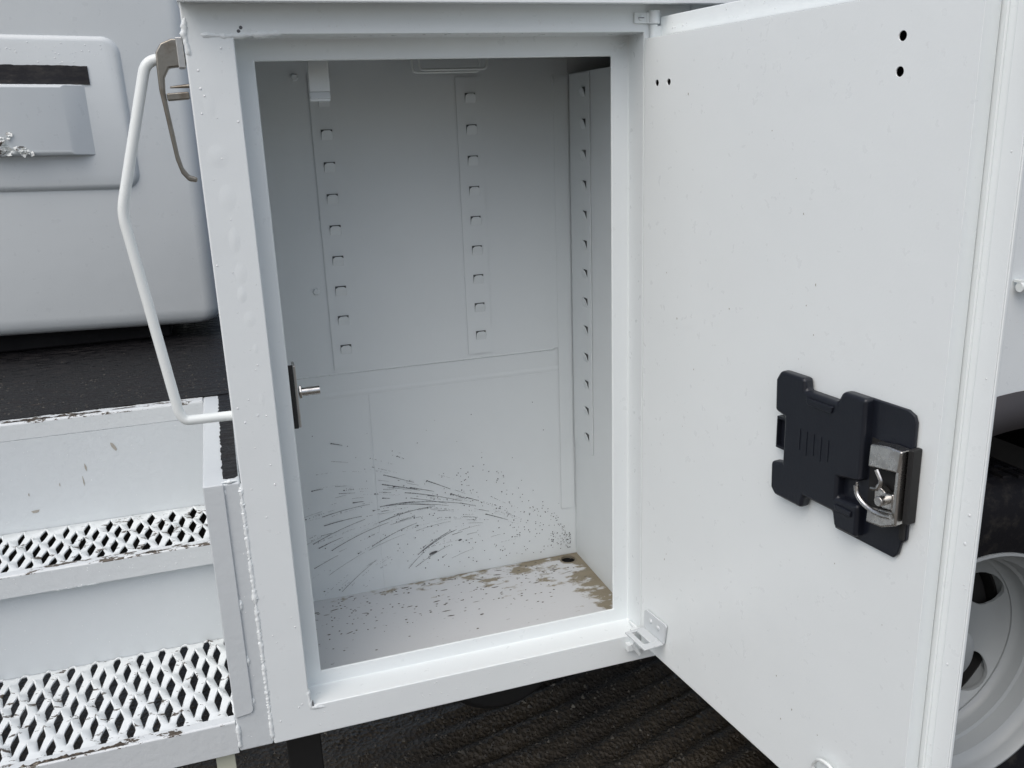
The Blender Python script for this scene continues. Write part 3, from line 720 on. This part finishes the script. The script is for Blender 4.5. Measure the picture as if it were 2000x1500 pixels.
for (u, v_, w2, h2, a) in ((-.205, .355, .0030, .009, .5), (-.255, .325, .0018, .008, .05), (-.345, .258, .009, .0035, .1), (-.30, .30, .001, .004, 0), (-.35, .29, .0012, .003, 0), (-.262, .30, .0012, .012, .05)):
    q = MB(); n = 9; ca, sa = math.cos(a), math.sin(a); rg = random.Random(int(abs(u*1e4))); vs = []
    for k in range(n):
        t = 2*math.pi*k/n; px_, pz_ = w2*math.cos(t)*rg.uniform(.5, 1.2), h2*math.sin(t)*rg.uniform(.5, 1.2); vs.append((u+px_*ca-pz_*sa, .4240, v_+px_*sa+pz_*ca))
    q.add(vs, [tuple(range(n))]); part('scuff_mark', q, M_SCUFF, truck)

def ragged(x0_, x1_, y0_, wd, z, seed):
    rg = random.Random(seed); n = int((x1_-x0_)/.0016); a_, b_ = [], []
    for k in range(n+1):
        x = x0_+(x1_-x0_)*k/n; e = min(1, k/4, (n-k)/4)
        q = max(.08, .5+.9*mnoise.noise(Vector((x*70, seed, 0)))+.4*mnoise.noise(Vector((x*260, seed, 5))))*e
        a_.append((x, y0_-.0004*rg.random())); b_.append((x, y0_+wd*q+.0002))
    mb = MB(); vs = [(x, y, z) for x, y in a_]+[(x, y, z) for x, y in b_]
    return mb.add(vs, [(k, k+1, n+2+k, n+1+k) for k in range(n)])
M_RUST = mat('bare_rusty_edge', (.045, .035, .026), .75)
Lk(M_RUST, ramp(M_RUST, noise(M_RUST, coords(M_RUST), 160.0, 4), [(.4, (.022, .018, .015)), (.62, (.08, .06, .04)), (.75, (.30, .27, .22))]), bsdf(M_RUST).inputs['Base Color'])
for (pr, x0_, x1_, y0_, wd, z, sd_) in ((lp1, -.335, -.195, .0022, .010, .0530, 2), (lp1, -.47, -.36, .0022, .006, .0530, 3), (lp2, -.168, -.12, .2278, .005, .2360, 4), (de, -.372, -.215, .4300, .011, .4200, 5), (de, -.20, -.16, .434, .006, .4200, 6), (de, -.56, -.40, .4300, .009, .4200, 7)):
    part('rust_patch', ragged(x0_, x1_, y0_, wd, z, sd_), M_RUST, pr, smooth=False)

# --- underside: frame rails, bracket, tank, pale strap
mb = MB().box(-1.6, 3.0, .62, .70, -.16, .385); part('frame_rail', mb, M_FRAME, truck, bevel=.006)
mb = MB().box(-1.6, 3.0, 1.55, 1.63, -.16, .385); part('frame_rail', mb, M_FRAME, truck, bevel=.006)
mb = MB().box(-.02, XE, .386, .62, .30, .384); part('floor_pan', mb, M_FRAME, truck)
mb = MB(); mb.box(.018, .075, .16, .19, -.52, -.002); mb.box(.0, .10, .15, .20, -.04, -.003)
br = part('under_bracket', mb, M_FRAME, truck, bevel=.003)
mb = MB(); mb.tube([(.078, .15, -.075), (.115, .12, -.055)], .004, 8); part('bracket_rod', mb, M_HOOK, br)
mb = MB().box(-.085, -.058, .02, .026, -.16, -.002); part('pale_strap', mb, M_PALE, truck, bevel=.001)
mb = MB().tube([(.505, .55, -.40), (.505, .82, -.40)], .0, 4) if False else MB()
mb.lathe([(.0, .45), (.13, .45), (.145, .462), (.145, .60), (.0, .60)], .49, -.235, 40); part('air_tank', mb, M_FRAME, truck)
mb = MB().box(.42, .56, .60, .622, -.30, -.13); part('tank_bracket', mb, M_FRAME, truck)

# --- body side to the right with the wheel arch
WX, WZ = 1.369, -.239
RA = .609
mb = MB(); n = 48; poly = []
for k in range(n+1):
    a = math.pi*k/n; poly.append((WX+RA*math.cos(a), WZ+RA*math.sin(a)))
xs = [(XE+.002, None)]
# side sheet built column by column over the arch
cols = [XE+.002, WX-RA]+[WX-RA*math.cos(math.pi*k/40) for k in range(1, 40)]+[WX+RA, 3.0]
vs = []; fs = []
for x in cols:
    d = RA*RA-(x-WX)**2; zlow = max(0.0, WZ+math.sqrt(d)) if d > 0 else 0.0
    vs += [(x, 0, zlow), (x, 0, ZT), (x, .004, zlow), (x, .004, ZT)]
for k in range(len(cols)-1):
    a = k*4; b = a+4; fs += [(a, b, b+1, a+1), (a+2, a+3, b+3, b+2), (a, a+2, b+2, b), (a+1, b+1, b+3, a+3)]
mb.add(vs, fs); side = part('body_side', mb, P_FACE, truck)
part('body_back', MB().box(XC+.005, 3.0, .386, .390, .4215, 1.0), P_FACE, truck)
mb = MB()                          # black fender flare
prof = [(.545, -.010), (.552, -.022), (.580, -.028), (.604, -.020), (.614, -.001), (.609, -.0005), (.56, .004)]
a0, a1 = R(22), R(158); vs = []; fs = []; n = 48; m_ = len(prof)
for k in range(n+1):
    a = a0+(a1-a0)*k/n; vs += [(WX+r*math.cos(a), y, WZ+r*math.sin(a)) for r, y in prof]
for k in range(n):
    for i in range(m_): j = (i+1) % m_; fs.append((k*m_+i, k*m_+j, (k+1)*m_+j, (k+1)*m_+i))
fs += [tuple(range(m_)), tuple(n*m_+i for i in range(m_))[::-1]]
mb.add(vs, fs); part('fender_flare', mb, M_FENDER, truck, angle=50)
mb = MB(); vs = []; fs = []; n = 32              # inner wheel well
for k in range(n+1):
    a = R(26)+R(128)*k/n; vs += [(WX+.60*math.cos(a), .006, WZ+.60*math.sin(a)), (WX+.60*math.cos(a), .60, WZ+.60*math.sin(a))]
for k in range(n): fs.append((k*2, k*2+1, k*2+3, k*2+2))
mb.add(vs, fs); mb.add([(WX+.60*math.cos(R(26)+R(128)*k/n), .601, WZ+.60*math.sin(R(26)+R(128)*k/n)) for k in range(n+1)], [tuple(range(n+1))]); part('wheel_well', mb, M_RUBBER, truck)
mb = MB(); mb.tube([(1.305, -.014, .5705), (1.55, -.014, .5705)], .0085, 14); mb.box(1.304, 1.3125, -.016, -.002, .578, .583)
hd = part('side_rail', mb, M_STEEL if False else P_TUBE, truck, bevel=.0006)
for x in (1.36, 1.52): part('rail_post', MB().tube([(x, -.014, .5705), (x, .001, .5705)], .006, 10), P_TUBE, hd)

def wheel(y_face, flip=1, name='wheel'):
    e = MB(); F = lambda y: y_face+flip*y
    prof = [(.258, .020), (.268, .0), (.300, -.008), (.345, -.012), (.385, -.004), (.405, .012), (.413, .030), (.413, .205), (.405, .222), (.385, .238), (.345, .246), (.300, .242), (.268, .235), (.255, .215), (.25, .12)]
    e.lathe([(r, F(y)) for r, y in prof], WX, WZ, 96, True)
    ty = e
    rim = MB(); rp = [(.262, .010), (.2675, .000), (.2670, -.004), (.2620, -.005), (.2565, .003), (.2540, .018), (.2500, .030), (.2360, .040), (.2330, .058), (.2300, .070), (.2240, .074), (.2220, .092), (.2180, .104), (.2100, .110), (.2120, .122), (.2120, .160), (.212, .22), (.235, .22), (.250, .20), (.246, .06), (.258, .02)]
    rim.lathe([(r, F(y)) for r, y in rp], WX, WZ, 96, True)
    dsc = MB(); dpf = [(.214, .112), (.206, .118), (.196, .132), (.18, .143), (.15, .150), (.12, .150), (.112, .146), (.0, .146), (.0, .151), (.115, .151), (.122, .1545), (.15, .1545), (.182, .1475), (.199, .136), (.209, .122), (.2142, .1165)]
    dsc.lathe([(r, F(y)) for r, y in dpf], WX, WZ, 80, True)
    return ty, rim, dsc
ty, rim, dsc = wheel(.035)
wl = part('wheel', dsc, M_RIM, truck, angle=50)
hol = []
for k in range(5):
    a = R(31-72*k); cx_, cz_ = WX+.174*math.cos(a), WZ+.174*math.sin(a); q = MB(); pl = []
    for j in range(24):
        t = 2*math.pi*j/24; rr, tt = .034*math.cos(t), .049*math.sin(t); pl.append((cx_+rr*math.cos(a)-tt*math.sin(a), cz_+rr*math.sin(a)+tt*math.cos(a)))
    q.prism(pl, .10, .30, lambda x, z, y: (x, y, z)); hol.append(q)
cut(wl, hol)
part('tyre', ty, M_TYRE, wl, angle=45); part('rim', rim, M_RIM, wl, angle=40)
mb = MB(); mb.lathe([(.0, .09), (.05, .09), (.062, .10), (.064, .179), (.0, .179)], WX, WZ, 40); part('hub', mb, M_RIM, wl, angle=40)
for k in range(8):
    a = 2*math.pi*k/8; mb = MB().tube([(WX+.088*math.cos(a), .165, WZ+.088*math.sin(a)), (WX+.088*math.cos(a), .180, WZ+.088*math.sin(a))], .016, 6); part('wheel_nut', mb, M_ZINC, wl)
def lug(cx_):
    pass
mb = MB(); mb.lathe([(.066, .2000), (.1935, .2000), (.1985, .207), (.1985, .33), (.066, .33)], WX, WZ, 48); part('hand_hole_shade', mb, M_FRAME, wl, angle=40)  # black drum added behind the disc to darken its hand holes
mb = MB(); mb.lathe([(.2070, .183), (.2108, .183), (.2108, .254), (.2070, .254)], WX, WZ, 64, True); part('rim_barrel_shade', mb, M_FRAME, wl, angle=40)  # black sleeve added inside the rim barrel, painted shade seen through the holes
mb = MB()                           # tread blocks round the tyre
for k in range(64):
    a = 2*math.pi*(k+.5)/64; a2 = a+.055
    for (ya, yb_) in ((.062, .112), (.122, .172), (.180, .232)):
        vs = []
        for r in (.411, .4185):
            for aa in (a, a2):
                for y in (ya, yb_): vs.append((WX+r*math.cos(aa), y, WZ+r*math.sin(aa)))
        mb.add(vs, [(0, 1, 3, 2), (4, 6, 7, 5), (0, 4, 5, 1), (2, 3, 7, 6), (0, 2, 6, 4), (1, 5, 7, 3)])
part('tread_block', mb, M_TYRE, wl, kind='stuff')
ty2, _, _ = wheel(.32); part('inner_tyre', ty2, M_TYRE, truck, angle=45)
ty3, rim3, d3 = wheel(2.215, -1); w3 = part('wheel', d3, M_RIM, truck, angle=50); part('tyre', ty3, M_TYRE, w3, angle=45); part('rim', rim3, M_RIM, w3, angle=40)
mb = MB(); mb.lathe([(.0, .18), (.07, .18), (.07, 2.07), (.0, 2.07)], WX, WZ, 24); part('axle', mb, M_FRAME, truck)

# --- rain drops on the paint
mb = MB(); rg = random.Random(77)
def drop(c, nrm, r):
    r *= .72; mb.cap(c, nrm, r, r*rg.uniform(.3, .5), 8, (rg.uniform(.85, 1.1), rg.uniform(.9, 1.25)))
for i in range(70): drop((rg.uniform(.004, .053), -.0001, rg.uniform(.03, .97)), (0, -1, 0), rg.choice((.0008, .0012, .0016, .002)))
for i in range(60): drop((rg.uniform(.06, .58), -.0001, rg.uniform(.012, .045)), (0, -1, 0), rg.choice((.0008, .0012, .0016)))
for i in range(35): drop((rg.uniform(.02, .58), -.0001, rg.uniform(.987, 1.012)), (0, -1, 0), rg.choice((.0007, .001, .0014)))
for i in range(26): drop((rg.uniform(-.045, -.004), -.0023 if False else .0011, rg.uniform(.01, .4)), (0, -1, 0), rg.choice((.0008, .0012)))
for i in range(60): drop((rg.uniform(-.5, -.06), .2254, rg.uniform(.2, .232)), (0, -1, 0), rg.choice((.0008, .0012, .0015)))
for i in range(50): drop((rg.uniform(-.5, -.06), .4244, rg.uniform(.24, .38)), (0, -1, 0), rg.choice((.0008, .0011)))
for i in range(50): drop((rg.uniform(-.4, -.06), .2451, rg.uniform(.07, .19)), (0, -1, 0), rg.choice((.0008, .0011)))
for i in range(9):
    c = DW(rg.uniform(w_in+.012, w_out-.004), rg.uniform(.05, .97), dp-.0018); drop(c, (-cA, -sA, 0), rg.choice((.0012, .0022)))
for i in range(14): drop(DW(rg.uniform(.03, .4), rg.uniform(.982, 1.0), dp-.0002), (-cA, -sA, 0), rg.choice((.0012, .002)))
for i in range(90): drop((rg.uniform(1.25, 1.6), -.0001, rg.uniform(.38, .6)), (0, -1, 0), rg.choice((.0009, .0014)))
part('water_drops', mb, M_WATER, truck, angle=80, kind='stuff')

# ------------------------------------------------------------------ the fibreglass work bucket standing on the deck
bx0, bx1, by0, by1 = -.66, -.004, .90, 1.50
bucket = empty('work_bucket', (-.33, 1.2, .4205), 'white fibreglass work bucket with a molded foot step, standing on the black deck', 'bucket')
def rrect(x0, x1, z0, z1, r, n=7):
    pts = []
    for (cx_, cz_, a0_) in ((x1-r, z1-r, 0), (x0+r, z1-r, 90), (x0+r, z0+r, 180), (x1-r, z0+r, 270)):
        for k in range(n+1):
            a = R(a0_+90*k/n); pts.append((cx_+r*math.cos(a), cz_+r*math.sin(a)))
    return pts
tilt = math.tan(R(1.6))
def BT(x, y, z): return (x, y+(1.02-z)*.075, z-(x+.02)*tilt)
mb = MB(); levels = []
zb0, zt0 = .452, 1.52
for (z, ins) in ((zb0, .042), (zb0+.0025, .026), (zb0+.009, .012), (zb0+.020, .004), (zb0+.038, .0), (zb0+.35, -.002), (zb0+.7, -.008), (zt0, -.015)):
    levels.append([BT(x, y, z) for x, y in rrect(bx0+ins, bx1-ins, by0+ins*.75, by1-ins, .036)])
n = len(levels[0]); vs = [q for l in levels for q in l]; fs = []
for j in range(len(levels)-1): fs += [(j*n+k, j*n+(k+1) % n, (j+1)*n+(k+1) % n, (j+1)*n+k) for k in range(n)]
fs.append(tuple(range(n))[::-1])
vi = len(vs); inner = [BT(x, y, zt0) for x, y in rrect(bx0+.01, bx1-.01, by0+.01, by1-.01, .05)]; inb = [BT(x, y, zb0+.03) for x, y in rrect(bx0+.04, bx1-.04, by0+.04, by1-.04, .05)]
vs += inner+inb; t_ = (len(levels)-1)*n
fs += [(t_+k, t_+(k+1) % n, vi+(k+1) % n, vi+k) for k in range(n)] + [(vi+k, vi+(k+1) % n, vi+n+(k+1) % n, vi+n+k) for k in range(n)] + [tuple(vi+n+k for k in range(n))]
mb.add(vs, fs); bsh = part('shell', mb, P_BUCK, bucket, angle=50)
# raised panel with soft shoulders
def pad(x0, x1, z0, z1, r, steps, y=by0, nn=7, fill=True):
    mb = MB(); rings = []
    for (ins, h) in steps: rings.append([BT(a, y-h, b) for a, b in rrect(x0+ins, x1-ins, z0+ins, z1-ins, max(.004, r-ins), nn)])
    n = len(rings[0]); vs = [q for r_ in rings for q in r_]; fs = []
    for j in range(len(rings)-1): fs += [(j*n+k, j*n+(k+1) % n, (j+1)*n+(k+1) % n, (j+1)*n+k) for k in range(n)]
    if fill: fs.append(tuple((len(rings)-1)*n+k for k in range(n)))
    return mb.add(vs, fs)
pn = part('step_panel', pad(-.60, -.131, .760, 1.066, .035, [(-.004, -.006), (0, 0), (.004, .006), (.009, .0095), (.014, .011)]), P_BUCK, bucket, angle=75)
# slot frame and protruding tread housing
yp = by0-.011
mb = MB(); mb.prism([(yp+.004, .8315), (yp-.020, .8335), (yp-.024, .840), (yp-.024, .966), (yp-.020, .970), (yp+.004, .970)], -.55, -.203, lambda a, b, h: BT(h+((a-yp-.004)*1.75 if h > -.3 else 0), a, b))
hs_ = part('step_housing', mb, P_BUCK, pn, bevel=.005, seg=4)
mb = MB(); up_, lo_ = [], []; rg = random.Random(16)
for k in range(60):
    x = -.55+(-.1985+.55)*k/59; up_.append((x, 1.0075-.002*mnoise.noise(Vector((x*9, 0, 1)))-.0012*rg.random()-.003*max(0, (x+.30)/.1)**2*.3)); lo_.append((x, .9705+.0015*mnoise.noise(Vector((x*11, 4, 1)))+.001*rg.random()))
mb.prism(lo_+up_[::-1], yp-.0022, yp+.002, lambda a, b, h: BT(a, h, b)); part('grip_tape', mb, M_TAPE, pn)
mb = MB(); rg = random.Random(6)
for i in range(34):        # torn gelcoat shards round a bare spot
    x = -.368+rg.gauss(0, .022); z = .836+abs(rg.gauss(0, .014))*(1.6 if abs(x+.368) < .012 else 1); n = rg.choice((4, 5, 6)); rr = rg.uniform(.004, .011); a0_ = rg.random()*6
    vs = [BT(x+rr*math.cos(a0_+k*6.283/n)*rg.uniform(.4, 1.2), yp-.0245-rg.uniform(-.001, .0065), z+rr*.7*math.sin(a0_+k*6.283/n)*rg.uniform(.4, 1.2)) for k in range(n)]
    mb.add(vs, [tuple(range(n))])
part('flaked_patch', mb, P_CHALK, hs_, smooth=False, kind='stuff')
mb = MB()
rg = random.Random(40)
for i in range(160): mb.cap(BT(rg.uniform(-.48, -.03), by0+.0006, rg.uniform(.50, .75) if rg.random() < .7 else rg.uniform(1.07, 1.2)), (0, -1, 0), rg.choice((.001, .0015, .002)), .0009, 7)
for i in range(70): mb.cap(BT(rg.uniform(-.48, -.03), by0+.004, zb0+rg.uniform(.026, .055)), (0, -1, .2), rg.choice((.001, .0015, .002)), .0014, 7)
for i in range(60): mb.cap(BT(rg.uniform(-.45, -.15), yp+.0002, rg.uniform(1.008, 1.05)), (0, -1, 0), rg.choice((.001, .0015)), .0008, 7)
part('water_drops', mb, M_WATER, bucket, angle=80, kind='stuff')
mb = MB(); mb.box(-.56, -.12, 1.0, 1.4, .4208, .468); part('rest_pad', mb, M_RUBBER, bucket, bevel=.006)
